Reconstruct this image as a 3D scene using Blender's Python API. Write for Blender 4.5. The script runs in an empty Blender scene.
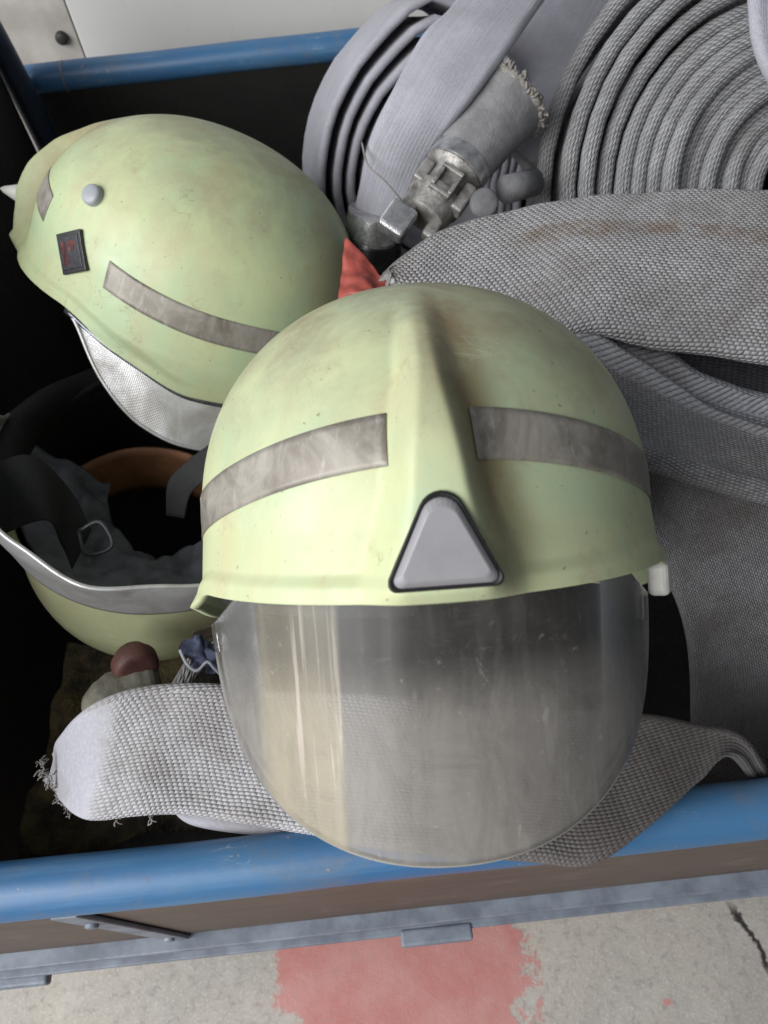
import bpy, math, random
from mathutils import Vector, Matrix, noise
random.seed(11)
R = math.radians
S = bpy.context.scene
COL = S.collection
V = Vector

# ------------------------------------------------------------------ camera
CAM = V((0, 0, 1.25)); PITCH = R(57.5); ROLL = R(6.3); FPX = 770.0
Fw = V((0, math.cos(PITCH), -math.sin(PITCH)))
Up0 = V((0, math.sin(PITCH), math.cos(PITCH)))
Xr = V((1, 0, 0)) * math.cos(ROLL) - Up0 * math.sin(ROLL)
Yr = V((1, 0, 0)) * math.sin(ROLL) + Up0 * math.cos(ROLL)

def at(px, py, d):
    """a point of the place: d metres deep in front of the lens, seen at px, py of the photograph"""
    return CAM + (Fw + Xr * ((px - 384) / FPX) - Yr * ((py - 512) / FPX)) * d

cd = bpy.data.cameras.new('camera'); co = bpy.data.objects.new('camera', cd); COL.objects.link(co)
cd.sensor_fit = 'VERTICAL'; cd.sensor_height = 24.0; cd.lens = FPX / 1024 * 24.0
cd.clip_start = 0.01; cd.clip_end = 200
co.matrix_world = Matrix.Translation(CAM) @ Matrix((Xr, Yr, -Fw)).transposed().to_4x4()
cd.dof.use_dof = True; cd.dof.focus_distance = 0.47; cd.dof.aperture_fstop = cd.lens / 2.3
S.camera = co

# ------------------------------------------------------------------ little maths
def sstep(a, b, x):
    t = max(0.0, min(1.0, (x - a) / (b - a))); return t * t * (3 - 2 * t)
def lerp(a, b, t): return a + (b - a) * t
def interp(xs, ys, x):
    if x <= xs[0]: return ys[0]
    for i in range(len(xs) - 1):
        if x <= xs[i + 1]:
            t = (x - xs[i]) / (xs[i + 1] - xs[i]); t = t * t * (3 - 2 * t) * .5 + t * .5
            return lerp(ys[i], ys[i + 1], t)
    return ys[-1]
def catmull(ps, n):
    """n samples per span through the points (any Vector size)"""
    out = []
    for i in range(len(ps) - 1):
        p0 = ps[i - 1] if i else ps[0] * 2 - ps[1]
        p1, p2 = ps[i], ps[i + 1]
        p3 = ps[i + 2] if i + 2 < len(ps) else ps[-1] * 2 - ps[-2]
        for k in range(n):
            t = k / n
            out.append(((p1 * 2) + (p2 - p0) * t + (p0 * 2 - p1 * 5 + p2 * 4 - p3) * t * t + (p1 * 3 - p0 - p2 * 3 + p3) * t ** 3) * .5)
    out.append(ps[-1].copy()); return out

# ------------------------------------------------------------------ objects
def tag(o, label=None, cat=None, group=None, kind=None):
    if label: o['label'] = label
    if cat: o['category'] = cat
    if group: o['group'] = group
    if kind: o['kind'] = kind
    return o
def empty(name, loc=(0, 0, 0), mw=None):
    o = bpy.data.objects.new(name, None); COL.objects.link(o)
    if mw is not None: o.matrix_world = mw
    else: o.location = loc
    o.empty_display_size = .03
    return o
def mesh_obj(name, vs, fs, mat, parent=None, uv=None, smooth=True, solid=0, bevel=0, offset=-1, auto=None):
    me = bpy.data.meshes.new(name); me.from_pydata([tuple(v) for v in vs], [], fs); me.validate()
    if uv:
        l = me.uv_layers.new(name='UVMap')
        k = 0
        for f in uv:
            for c in f:
                l.data[k].uv = c; k += 1
    me.polygons.foreach_set('use_smooth', [smooth] * len(me.polygons))
    me.materials.append(mat); me.update()
    o = bpy.data.objects.new(name, me); COL.objects.link(o)
    if parent: o.parent = parent
    if solid:
        m = o.modifiers.new('thickness', 'SOLIDIFY'); m.thickness = solid; m.offset = offset; m.use_even_offset = False
    if bevel:
        m = o.modifiers.new('edges', 'BEVEL'); m.width = bevel; m.segments = 3; m.limit_method = 'ANGLE'; m.angle_limit = R(35)
        m.harden_normals = False
    return o

class MB:
    """collects simple solids into one mesh"""
    def __init__(s): s.v = []; s.f = []
    def box(s, lo, hi, M=None):
        b = len(s.v)
        for z in (lo[2], hi[2]):
            for x, y in ((lo[0], lo[1]), (hi[0], lo[1]), (hi[0], hi[1]), (lo[0], hi[1])):
                p = V((x, y, z)); s.v.append(M @ p if M else p)
        for q in ((3, 2, 1, 0), (4, 5, 6, 7), (0, 1, 5, 4), (1, 2, 6, 5), (2, 3, 7, 6), (3, 0, 4, 7)):
            s.f.append([b + i for i in q])
        return s
    def tube(s, pts, rad, n=14, cap=True, squash=None):
        b = len(s.v); m = len(pts)
        up = V((0, 0, 1))
        prev = None
        for i, p in enumerate(pts):
            t = (pts[min(i + 1, m - 1)] - pts[max(i - 1, 0)]).normalized()
            a = (prev - t * prev.dot(t)) if prev else t.cross(up if abs(t.z) < .9 else V((1, 0, 0)))
            a.normalize(); prev = a; c = t.cross(a)
            r = rad[i] if isinstance(rad, (list, tuple)) else rad
            for k in range(n):
                w = 2 * math.pi * k / n
                s.v.append(p + a * (math.cos(w) * r) + c * (math.sin(w) * r))
        for i in range(m - 1):
            for k in range(n):
                k2 = (k + 1) % n
                s.f.append([b + i * n + k, b + i * n + k2, b + (i + 1) * n + k2, b + (i + 1) * n + k])
        if cap:
            s.f.append([b + k for k in range(n)][::-1]); s.f.append([b + (m - 1) * n + k for k in range(n)])
        return s
    def build(s, name, mat, parent=None, smooth=False, bevel=0): return mesh_obj(name, s.v, s.f, mat, parent, smooth=smooth, bevel=bevel)

def grid(name, fn, nu, nv, mat, parent=None, uvf=None, solid=0, offset=-1, flip=False):
    """open surface fn(i/nu, j/nv)"""
    vs = [fn(i / nu, j / nv) for i in range(nu + 1) for j in range(nv + 1)]
    fs, uv = [], []
    for i in range(nu):
        for j in range(nv):
            q = [(i, j), (i + 1, j), (i + 1, j + 1), (i, j + 1)]
            if flip: q = q[::-1]
            fs.append([a * (nv + 1) + b for a, b in q])
            if uvf: uv.append([uvf(a / nu, b / nv) for a, b in q])
    return mesh_obj(name, vs, fs, mat, parent, uv=uv or None, solid=solid, offset=offset)

# ------------------------------------------------------------------ material helper
class NT:
    def __init__(s, name):
        s.m = bpy.data.materials.new(name); s.m.use_nodes = True
        s.t = s.m.node_tree; s.t.nodes.clear()
        s.out = s.t.nodes.new('ShaderNodeOutputMaterial')
    def n(s, typ, **k):
        nd = s.t.nodes.new('ShaderNode' + typ)
        for a, v in k.items():
            if hasattr(nd, a) and a not in nd.inputs: setattr(nd, a, v)
            else: s.set(nd.inputs[a.replace('_', ' ')], v)
        return nd
    def set(s, sock, v):
        if hasattr(v, 'is_output'): s.t.links.new(v, sock)
        elif hasattr(v, 'outputs'): s.t.links.new(v.outputs[0], sock)
        else:
            if sock.type == 'RGBA' and not isinstance(v, (int, float)) and len(v) == 3: v = (*v, 1)
            sock.default_value = v
    def coord(s, kind='Object'): return s.t_coord(kind)
    def t_coord(s, kind):
        nd = s.t.nodes.new('ShaderNodeTexCoord'); return nd.outputs[kind]
    def map(s, vec, scale=(1, 1, 1), loc=(0, 0, 0), rot=(0, 0, 0)):
        nd = s.t.nodes.new('ShaderNodeMapping'); s.set(nd.inputs[0], vec)
        nd.inputs['Scale'].default_value = scale; nd.inputs['Location'].default_value = loc; nd.inputs['Rotation'].default_value = rot
        return nd.outputs[0]
    def math(s, op, a, b=0.0, c=0.0, clamp=False):
        nd = s.t.nodes.new('ShaderNodeMath'); nd.operation = op; nd.use_clamp = clamp
        s.set(nd.inputs[0], a); s.set(nd.inputs[1], b)
        if op in ('MULTIPLY_ADD', 'COMPARE', 'PINGPONG', 'WRAP'): s.set(nd.inputs[2], c)
        return nd.outputs[0]
    def noise(s, vec, scale, detail=4, rough=.55, dist=0):
        nd = s.t.nodes.new('ShaderNodeTexNoise'); s.set(nd.inputs['Vector'], vec)
        nd.inputs['Scale'].default_value = scale; nd.inputs['Detail'].default_value = detail
        nd.inputs['Roughness'].default_value = rough; nd.inputs['Distortion'].default_value = dist
        return nd.outputs['Fac']
    def ss(s, x, a, b, lo=0.0, hi=1.0):
        nd = s.t.nodes.new('ShaderNodeMapRange'); nd.interpolation_type = 'SMOOTHSTEP'
        s.set(nd.inputs[0], x)
        for i, v in enumerate((a, b, lo, hi)): nd.inputs[1 + i].default_value = v
        return nd.outputs[0]
    def mix(s, f, a, b):
        nd = s.t.nodes.new('ShaderNodeMix'); nd.data_type = 'RGBA'
        s.set(nd.inputs[0], f); s.set(nd.inputs[6], a); s.set(nd.inputs[7], b)
        return nd.outputs[2]
    def sep(s, vec):
        nd = s.t.nodes.new('ShaderNodeSeparateXYZ'); s.set(nd.inputs[0], vec); return nd.outputs
    def bump(s, h, strength=.3, dist=.001, normal=None):
        nd = s.t.nodes.new('ShaderNodeBump'); s.set(nd.inputs['Height'], h)
        nd.inputs['Strength'].default_value = strength; nd.inputs['Distance'].default_value = dist
        if normal is not None: s.set(nd.inputs['Normal'], normal)
        return nd.outputs[0]
    def pbr(s, **k):
        nd = s.t.nodes.new('ShaderNodeBsdfPrincipled')
        for a, v in k.items(): s.set(nd.inputs[a.replace('_', ' ')], v)
        s.set(s.out.inputs[0], nd); return s.m

def simple(name, col, rough=.5, metal=0.0, var=.25, scale=40, bump=.15, bdist=.0006, col2=None, spec=.5):
    t = NT(name); c = t.coord()
    n = t.noise(c, scale, 6, .6); n2 = t.noise(c, scale * 6, 3, .6)
    c2 = col2 or tuple(x * (1 - var) for x in col)
    base = t.mix(t.ss(n, .35, .68), col, c2)
    return t.pbr(Base_Color=base, Metallic=metal, Roughness=t.ss(n2, .2, .8, max(.05, rough - .1), min(1, rough + .1)),
                 Specular_IOR_Level=spec, Normal=t.bump(n2, bump, bdist))

# ---- helmet plastic
def helmet_mat(name, base, base2, dirt_amt, crown_dirt=1.0):
    t = NT(name); c = t.coord(); x, y, z = t.sep(c)
    big = t.noise(c, 11, 5, .6, .5)
    col = t.mix(t.ss(big, .38, .62), base, base2)
    stre = t.noise(t.map(c, (26, 26, 5)), 1, 5, .6)
    col = t.mix(t.math('MULTIPLY', t.ss(stre, .44, .68), .5), col, (.50, .455, .27))
    fz = t.noise(c, 48, 7, .75, .6); col = t.mix(t.math('MULTIPLY', t.ss(fz, .52, .72), .38 * dirt_amt), col, (.36, .30, .19))
    # soil rubbed into the crown; soil and painted shade along one crest flank
    n1 = t.noise(c, 22, 7, .65, .4); n2 = t.noise(c, 90, 6, .7)
    crown = t.math('MULTIPLY', t.ss(z, .035, .145, .14, 1.0 * crown_dirt), t.ss(n1, .26, .62))
    crown = t.math('MULTIPLY', crown, t.ss(n2, .2, .7, .5, 1))
    col = t.mix(t.math('MULTIPLY', crown, .78 * dirt_amt, clamp=True), col, (.275, .235, .16))
    xs = t.math('SUBTRACT', x, t.ss(z, .01, .12, .030, .0115))
    flank = t.ss(t.math('ABSOLUTE', xs), .002, .019, 1, 0)
    flank = t.math('MULTIPLY', flank, t.ss(y, -.11, -.03, 1, 0))
    flank = t.math('MULTIPLY', flank, t.ss(z, .0, .05, .45, 1))
    flank = t.math('MULTIPLY', flank, t.ss(n1, .25, .6, .55, 1))
    col = t.mix(t.math('MULTIPLY', flank, .72 * dirt_amt), col, (.17, .115, .05))
    # specks, chips and hairline scratches
    sp = t.noise(c, 260, 2, .5); col = t.mix(t.ss(sp, .705, .77, 0, .55), col, (.10, .08, .05))
    wv = t.noise(t.map(c, (14, 150, 60), rot=(.5, .3, .9)), 1, 3, .6, 1.2)
    scr = t.ss(t.math('ABSOLUTE', t.math('SUBTRACT', wv, .5)), .0, .012, 1, 0)
    scr = t.math('MULTIPLY', scr, t.ss(t.noise(c, 30, 3), .5, .62))
    col = t.mix(t.math('MULTIPLY', scr, .26), col, (.70, .70, .52))
    wv2 = t.noise(t.map(c, (120, 18, 30), rot=(.2, .9, .1)), 1, 3, .6, 1.0)
    scr2 = t.math('MULTIPLY', t.ss(t.math('ABSOLUTE', t.math('SUBTRACT', wv2, .5)), .0, .010, 1, 0), t.ss(t.noise(c, 24, 3), .52, .62))
    col = t.mix(t.math('MULTIPLY', scr2, .4), col, (.22, .18, .10))
    h = t.math('ADD', t.math('MULTIPLY', n2, .6), t.math('MULTIPLY', t.math('ADD', scr, scr2), -.5))
    return t.pbr(Base_Color=col, Roughness=t.ss(n1, .3, .7, .36, .58), Specular_IOR_Level=.4,
                 Subsurface_Weight=0.0, Normal=t.bump(h, .25, .0004))

# ---- woven hose jacket: u runs along the hose, v round it, both in metres
def hose_mat(name, light, dark, pu=.0042, pv=.0026, strength=.8, twill=0.0, smooth_until=None, dirt=(.20, .15, .10), dirt_amt=.35, dirt_thr=.52,
             gap=.75, stain=None, grime=None, edge_at=None):
    t = NT(name); uvn = t.t_coord('UV'); u, v, _ = t.sep(uvn); c = t.coord()
    vv = t.math('DIVIDE', v, pv)
    wob = t.math('MULTIPLY', t.math('SUBTRACT', t.noise(c, 60, 2), .5), .5)
    vv = t.math('ADD', vv, t.math('MULTIPLY', t.math('SUBTRACT', t.noise(c, 38, 3), .5), 1.1))
    row = t.math('FLOOR', vv); odd = t.math('MODULO', t.math('ABSOLUTE', row), 2.0)
    uu = t.math('ADD', t.math('ADD', t.math('DIVIDE', u, pu), t.math('MULTIPLY', odd, .5)), wob)
    if twill: uu = t.math('ADD', uu, t.math('MULTIPLY', vv, twill))
    cb = t.n('CombineXYZ'); t.set(cb.inputs[0], t.math('FLOOR', uu)); t.set(cb.inputs[1], row)
    wn = t.n('TexWhiteNoise'); t.set(wn.inputs[0], cb.outputs[0]); rnd = wn.outputs[0]
    fu = t.math('FRACT', uu); fv = t.math('FRACT', vv)
    h = t.math('MULTIPLY', t.math('SINE', t.math('MULTIPLY', fu, math.pi)), t.math('SINE', t.math('MULTIPLY', fv, math.pi)))
    h = t.math('POWER', t.math('MAXIMUM', h, 0.0), .6)
    if edge_at:   # thick corded edges with a bolder slanting twill
        em = t.math('MULTIPLY', t.ss(t.math('SUBTRACT', .2, v), edge_at, edge_at + .008), t.ss(t.noise(c, 30, 4), .2, .55, .5, 1))
        ev = t.math('DIVIDE', v, .0036); eu = t.math('ADD', t.math('DIVIDE', u, .0056), t.math('MULTIPLY', ev, .62))
        h2 = t.math('MULTIPLY', t.math('SINE', t.math('MULTIPLY', t.math('FRACT', eu), math.pi)), t.math('ADD', .55, t.math('MULTIPLY', t.math('SINE', t.math('MULTIPLY', t.math('FRACT', ev), math.pi)), .45)))
        h2 = t.math('POWER', t.math('MAXIMUM', h2, 0.0), .7)
        h = t.math('ADD', t.math('MULTIPLY', h, t.math('SUBTRACT', 1.0, em)), t.math('MULTIPLY', h2, em))
    if smooth_until:
        m = t.ss(t.math('ADD', u, t.math('MULTIPLY', v, .15)), smooth_until - .004, smooth_until + .010)
        h = t.math('ADD', t.math('MULTIPLY', h, m), t.math('MULTIPLY', t.math('SUBTRACT', 1.0, m), .80))
        rnd = t.math('MULTIPLY', rnd, m); light_s = (.36, .36, .41)
    var = t.noise(c, 25, 5, .6); fine = t.noise(c, 420, 3, .6)
    col = t.mix(t.ss(var, .3, .7), light, tuple(.78 * q for q in light))
    if smooth_until: col = t.mix(m, light_s, col)
    if edge_at: col = t.mix(t.math('MULTIPLY', em, .42), col, (.52, .52, .56))
    col = t.mix(t.math('MULTIPLY', rnd, .30), col, tuple(.55 * q for q in light))
    col = t.mix(t.ss(h, .0, gap, 1, 0), col, dark)
    col = t.mix(t.math('MULTIPLY', t.ss(fine, .3, .75), .25), col, tuple(min(1, 1.25 * q) for q in light))
    dn = t.noise(c, 14, 7, .68, .5)
    col = t.mix(t.math('MULTIPLY', t.ss(dn, dirt_thr, dirt_thr + .2), dirt_amt), col, dirt)
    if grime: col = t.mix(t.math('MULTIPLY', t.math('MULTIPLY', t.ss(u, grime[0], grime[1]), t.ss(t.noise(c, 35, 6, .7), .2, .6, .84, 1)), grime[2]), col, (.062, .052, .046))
    if stain:   # a rusty rub mark lying along the hose: (u0, u1, v0, v1)
        u0, u1, v0, v1 = stain
        sm = t.math('MULTIPLY', t.ss(u, u0, u0 + .05), t.ss(u, u1 - .05, u1, 1, 0))
        vn = t.math('ADD', v, t.math('MULTIPLY', t.math('SUBTRACT', t.noise(c, 18, 5), .5), .03))
        sm = t.math('MULTIPLY', sm, t.math('MULTIPLY', t.ss(vn, v0, v0 + .010), t.ss(vn, v1 - .016, v1, 1, 0)))
        sm = t.math('MULTIPLY', sm, t.ss(t.noise(c, 55, 6, .7), .32, .66))
        col = t.mix(t.math('MULTIPLY', sm, .72), col, (.21, .135, .085))
    hh = t.math('ADD', t.math('MULTIPLY', h, t.math('ADD', t.math('MULTIPLY', rnd, .5), .75)), t.math('MULTIPLY', fine, .35))
    return t.pbr(Base_Color=col, Roughness=.78, Specular_IOR_Level=.25, Normal=t.bump(hh, strength, min(pu, pv) * .55),
                 Sheen_Weight=.12, Sheen_Roughness=.5)

M = {}
M['shell'] = helmet_mat('pale lime helmet plastic', (.515, .56, .335), (.435, .535, .34), 1.0)
M['shell_side'] = helmet_mat('pale lime helmet plastic, less soiled', (.505, .58, .33), (.435, .545, .335), .65)
M['shell_rear'] = helmet_mat('pale lime helmet plastic, yellowed', (.52, .55, .33), (.46, .49, .29), .6)
def tape_mat():
    t = NT('worn reflective tape'); c = t.coord()
    n = t.noise(c, 30, 7, .7, .6); f = t.noise(t.map(c, (160, 160, 40)), 1, 5, .7)
    g = t.noise(c, 380, 3, .6)
    col = t.mix(t.ss(n, .35, .68), (.195, .175, .15), (.36, .335, .295))
    col = t.mix(t.math('MULTIPLY', t.ss(f, .52, .72), .5), col, (.50, .47, .45))
    col = t.mix(t.ss(t.noise(c, 140, 4, .7), .66, .74, 0, .6), col, (.12, .09, .08))
    return t.pbr(Base_Color=col, Metallic=.25, Roughness=t.ss(n, .3, .7, .42, .62), Normal=t.bump(t.math('ADD', f, g), .25, .0003))
M['tape'] = tape_mat()
M['badge'] = simple('grey badge plastic', (.265, .26, .275), .42, 0, .12, 30, .1, .0003)
M['badge_edge'] = simple('black rubber surround', (.012, .012, .013), .55, 0, .2)
M['white_plastic'] = simple('off white plastic', (.62, .62, .58), .4, 0, .18, 60)
M['knob'] = simple('grey knob plastic', (.33, .35, .38), .45, 0, .15, 60)
M['sticker'] = simple('dark sticker', (.035, .035, .042), .35, 0, .3, 80)
M['sticker_rim'] = simple('sticker rim', (.02, .02, .024), .4, 0, .3, 80)
M['slate'] = simple('slate blue print', (.075, .085, .11), .5, 0, .3, 200)
M['red_print'] = simple('faded red print', (.30, .065, .05), .45, 0, .3, 200)
M['black_liner'] = simple('black liner foam', (.013, .013, .014), .75, 0, .4, 50, .4, .001)
M['black_web'] = simple('black webbing', (.006, .0065, .008), .75, 0, .35, 160, .5, .0006)
M['leather'] = simple('tan leather headband', (.40, .19, .10), .55, 0, .35, 35, .3, .0005)
M['buckle'] = simple('dark grey buckle plastic', (.045, .048, .058), .4, 0, .2, 60)
M['neck_cloth'] = simple('charcoal cloth', (.19, .20, .235), .8, 0, .45, 45, .5, .001)
def silver_cloth(name):
    t = NT(name); uvn = t.t_coord('UV'); u, v, _ = t.sep(uvn); c = t.coord()
    h = t.math('MULTIPLY', t.math('SINE', t.math('MULTIPLY', u, 2 * math.pi / .0022)), t.math('SINE', t.math('MULTIPLY', v, 2 * math.pi / .0026)))
    n = t.noise(c, 26, 6, .65, .5); w = t.noise(c, 17, 3, .5, .6)
    col = t.mix(t.ss(n, .40, .7), (.66, .66, .67), (.42, .40, .37))
    hh = t.math('ADD', t.math('MULTIPLY', h, .07), t.math('MULTIPLY', w, 2.2))
    return t.pbr(Base_Color=col, Metallic=.55, Roughness=t.ss(n, .3, .7, .34, .52), Normal=t.bump(hh, .6, .002))
M['silver'] = silver_cloth('aluminised neck guard cloth')
M['seal'] = simple('metal edge seal', (.20, .21, .24), .3, .8, .5, 60)

def visor_mat():
    t = NT('dusty clear visor'); c = t.coord(); x, y, z = t.sep(c)
    dust = t.noise(c, 12, 7, .65, .4); st = t.noise(t.map(c, (75, 75, 6)), 1, 5, .65, .3)
    sp = t.noise(c, 130, 3, .6); sp2 = t.noise(c, 46, 4, .75, 1.2)
    hz = t.math('ADD', t.ss(dust, .25, .75, .05, .12), t.ss(st, .48, .75, 0, .09))
    low = t.ss(z, -.060, -.022, .54, .02)
    blot = t.noise(c, 30, 6, .7, .8); arc = t.noise(t.map(c, (60, 60, 16), rot=(0, .35, .2)), 1, 4, .6, 1.5)
    low = t.math('MULTIPLY', low, t.math('MULTIPLY', t.ss(blot, .2, .75, .62, 1.15), t.ss(arc, .25, .7, .72, 1.12)))
    hz = t.math('ADD', hz, low)
    hz = t.math('ADD', hz, t.math('MULTIPLY', t.ss(arc, .55, .72, 0, .09), t.ss(x, -.03, .04)))
    wv = t.noise(t.map(c, (30, 160, 120), rot=(.4, .2, .9)), 1, 3, .6, 1.0)
    hz = t.math('ADD', hz, t.math('MULTIPLY', t.ss(t.math('ABSOLUTE', t.math('SUBTRACT', wv, .5)), 0, .007, 1, 0), .12))
    hz = t.math('ADD', hz, t.ss(sp, .67, .75, 0, .34))
    hz = t.math('ADD', hz, t.ss(sp2, .67, .70, 0, .26), clamp=True)
    # film: a beige reflection painted down one side, with pale reflected streaks in it
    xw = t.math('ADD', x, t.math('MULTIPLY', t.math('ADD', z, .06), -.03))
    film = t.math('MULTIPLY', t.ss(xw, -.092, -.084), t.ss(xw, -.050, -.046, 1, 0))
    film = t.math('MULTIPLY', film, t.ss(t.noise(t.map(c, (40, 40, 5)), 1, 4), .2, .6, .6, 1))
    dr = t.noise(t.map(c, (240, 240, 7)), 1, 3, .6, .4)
    refl_streak = t.math('MULTIPLY', t.ss(dr, .56, .62), t.math('MULTIPLY', t.ss(xw, -.076, -.068), film))
    refl_streak = t.math('MULTIPLY', refl_streak, t.ss(z, -.11, -.05))
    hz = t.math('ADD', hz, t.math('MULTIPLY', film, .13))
    hz = t.math('ADD', hz, t.math('MULTIPLY', refl_streak, .16), clamp=True)
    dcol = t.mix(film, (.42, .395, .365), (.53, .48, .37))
    dcol = t.mix(refl_streak, dcol, (.75, .66, .58))
    tr = t.n('BsdfTransparent'); t.set(tr.inputs[0], (.90, .91, .92))
    df = t.n('BsdfDiffuse'); t.set(df.inputs[0], dcol)
    tl = t.n('BsdfTranslucent'); t.set(tl.inputs[0], dcol)
    dm = t.n('MixShader'); t.set(dm.inputs[0], .35); t.set(dm.inputs[1], df); t.set(dm.inputs[2], tl)
    a = t.n('MixShader'); t.set(a.inputs[0], hz); t.set(a.inputs[1], tr); t.set(a.inputs[2], dm)
    gl = t.n('BsdfGlossy'); t.set(gl.inputs['Roughness'], t.ss(dust, .3, .7, .20, .34)); t.set(gl.inputs[0], (1, 1, 1))
    t.set(gl.inputs['Normal'], t.bump(t.noise(c, 9, 2), .12, .002))
    fr = t.n('Fresnel'); t.set(fr.inputs[0], 1.22)
    b = t.n('MixShader'); t.set(b.inputs[0], fr); t.set(b.inputs[1], a); t.set(b.inputs[2], gl)
    t.set(t.out.inputs[0], b); return t.m
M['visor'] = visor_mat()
M['edge_highlight'] = simple('pale visor edge highlight', (.34, .33, .30), .3, 0, .2, 60)

GREY = (.46, .455, .475); GDK = (.16, .155, .16)
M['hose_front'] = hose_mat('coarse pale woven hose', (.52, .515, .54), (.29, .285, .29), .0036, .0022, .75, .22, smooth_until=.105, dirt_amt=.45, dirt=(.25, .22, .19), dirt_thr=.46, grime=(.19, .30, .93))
M['hose_wide'] = hose_mat('coarse grey woven hose', (.52, .51, .525), (.17, .165, .165), .0050, .0029, 1.0, .12, dirt_amt=.5, dirt_thr=.46,
                          dirt=(.24, .20, .165), stain=(.08, .34, .16, .195))
M['hose_blue'] = hose_mat('blue grey woven hose', (.42, .43, .47), (.11, .11, .13), .0056, .0030, 1.0, .3, dirt_amt=.45, dirt_thr=.48, dirt=(.14, .12, .11))
M['hose_fine'] = hose_mat('fine grey woven hose', (.36, .355, .37), (.09, .09, .095), .0031, .0020, 1.0, .4, dirt_amt=.5, dirt_thr=.47, dirt=(.15, .125, .105))
M['hose_edge'] = hose_mat('dark grey hose with corded edge', (.37, .365, .385), (.10, .10, .105), .0038, .0023, 1.0, .4, dirt_amt=.5, dirt_thr=.47, dirt=(.15, .125, .105), edge_at=.018)
M['hose_edge_blue'] = hose_mat('blue grey hose with corded edge', (.36, .37, .41), (.10, .10, .12), .0046, .0027, 1.0, .4, dirt_amt=.35, dirt_thr=.50, dirt=(.14, .12, .11), edge_at=.006)
M['hose_deep'] = hose_mat('gap shaded hose', (.15, .155, .19), (.04, .04, .05), .0056, .0032, 1.0, .5, dirt_amt=.5, dirt=(.08, .07, .065))  # colour darkened to stand in for the shade in the gap
M['hose_coil'] = hose_mat('grey rope edged coil hose', (.48, .48, .495), (.13, .13, .135), .0064, .0034, 1.0, .9, dirt_amt=.25, dirt_thr=.5, dirt=(.17, .15, .13))
M['hose_plain'] = hose_mat('lavender grey smooth hose', (.42, .42, .475), (.30, .30, .34), .0022, .0020, .30, 0, dirt_amt=.3, dirt_thr=.50, dirt=(.27, .25, .26), gap=.5)
M['hose_rib'] = hose_mat('lavender grey ribbed hose', (.40, .40, .45), (.28, .28, .32), .40, .0018, .28, 0, dirt_amt=.35, dirt_thr=.50, dirt=(.27, .25, .24), gap=.6)
M['canvas'] = simple('grey rubbed canvas', (.25, .248, .258), .8, 0, .3, 60, .6, .001)
M['stub'] = simple('grey rubber', (.17, .17, .18), .65, 0, .4, 60, .4, .0006)
M['fray2'] = simple('matted yarn', (.40, .375, .34), .9, 0, .4, 220, .9, .002)
M['fray'] = simple('frayed yarn', (.27, .255, .235), .9, 0, .3, 90)
M['alu'] = simple('dull cast aluminium', (.40, .39, .375), .46, .5, .5, 70, .5, .001, col2=(.17, .16, .145))
M['alu_bright'] = simple('worn aluminium', (.66, .66, .68), .28, .8, .45, 90, .4, .0006)
M['black_metal'] = simple('black coupling', (.012, .012, .014), .35, .2, .3, 40)

def blue_paint():
    t = NT('worn blue paint'); c = t.coord()
    n = t.noise(c, 7, 4, .55); st = t.noise(t.map(c, (4, 60, 60)), 1, 5, .65); f = t.noise(c, 160, 4, .6)
    col = t.mix(t.ss(n, .3, .7), (.038, .128, .275), (.060, .165, .31))
    col = t.mix(t.math('MULTIPLY', t.ss(st, .5, .75), .4), col, (.16, .32, .52))
    ch = t.noise(c, 70, 5, .75, .6)
    col = t.mix(t.math('MULTIPLY', t.ss(t.noise(c, 22, 7, .75, .4), .5, .72), .5), col, (.13, .15, .17))
    col = t.mix(t.ss(ch, .65, .68, 0, .8), col, (.12, .085, .07))
    col = t.mix(t.ss(t.noise(c, 120, 3, .6), .685, .74, 0, .5), col, (.42, .30, .24))
    wv = t.noise(t.map(c, (12, 180, 90), rot=(.4, .1, .5)), 1, 3, .6, 1.0)
    scr = t.math('MULTIPLY', t.ss(t.math('ABSOLUTE', t.math('SUBTRACT', wv, .5)), 0, .008, 1, 0), t.ss(t.noise(c, 14, 3), .54, .62))
    col = t.mix(t.math('MULTIPLY', scr, .5), col, (.42, .52, .62))
    return t.pbr(Base_Color=col, Roughness=t.ss(st, .3, .7, .34, .52), Normal=t.bump(t.math('ADD', f, ch), .18, .0005))
M['blue'] = blue_paint()
M['blue_grey'] = simple('faded grey blue paint', (.20, .23, .28), .5, 0, .35, 30, .3, .0006, col2=(.12, .14, .175))
M['dark_blue'] = simple('dark blue steel', (.018, .035, .06), .5, 0, .4, 30)
def board():
    t = NT('brown film faced plywood'); c = t.coord()
    g = t.noise(t.map(c, (6, 90, 90)), 1, 6, .65); n = t.noise(c, 16, 5, .6)
    col = t.mix(t.ss(g, .3, .7), (.085, .064, .052), (.12, .092, .074))
    col = t.mix(t.ss(n, .5, .75, 0, .5), col, (.19, .155, .13))
    col = t.mix(t.ss(t.noise(c, 170, 3), .70, .76, 0, .5), col, (.33, .28, .24))
    return t.pbr(Base_Color=col, Roughness=.62, Normal=t.bump(g, .2, .0006))
M['board'] = board()
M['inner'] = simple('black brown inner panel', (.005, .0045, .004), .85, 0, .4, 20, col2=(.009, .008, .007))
M['wall_white'] = simple('white coated panel', (.71, .70, .68), .35, 0, .06, 5, .08, .0005)
M['steel'] = simple('scuffed pale steel plate', (.56, .535, .50), .42, .15, .3, 14, .2, .0006, col2=(.40, .375, .345))
M['rubber'] = simple('black bolt rubber', (.03, .03, .03), .6)
M['red_hose'] = simple('faded red cloth', (.42, .085, .065), .6, 0, .4, 40, .4, .001)
M['red_cap'] = simple('dull red cap', (.10, .04, .034), .6, 0, .4, 60, .3, .0006)
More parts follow.
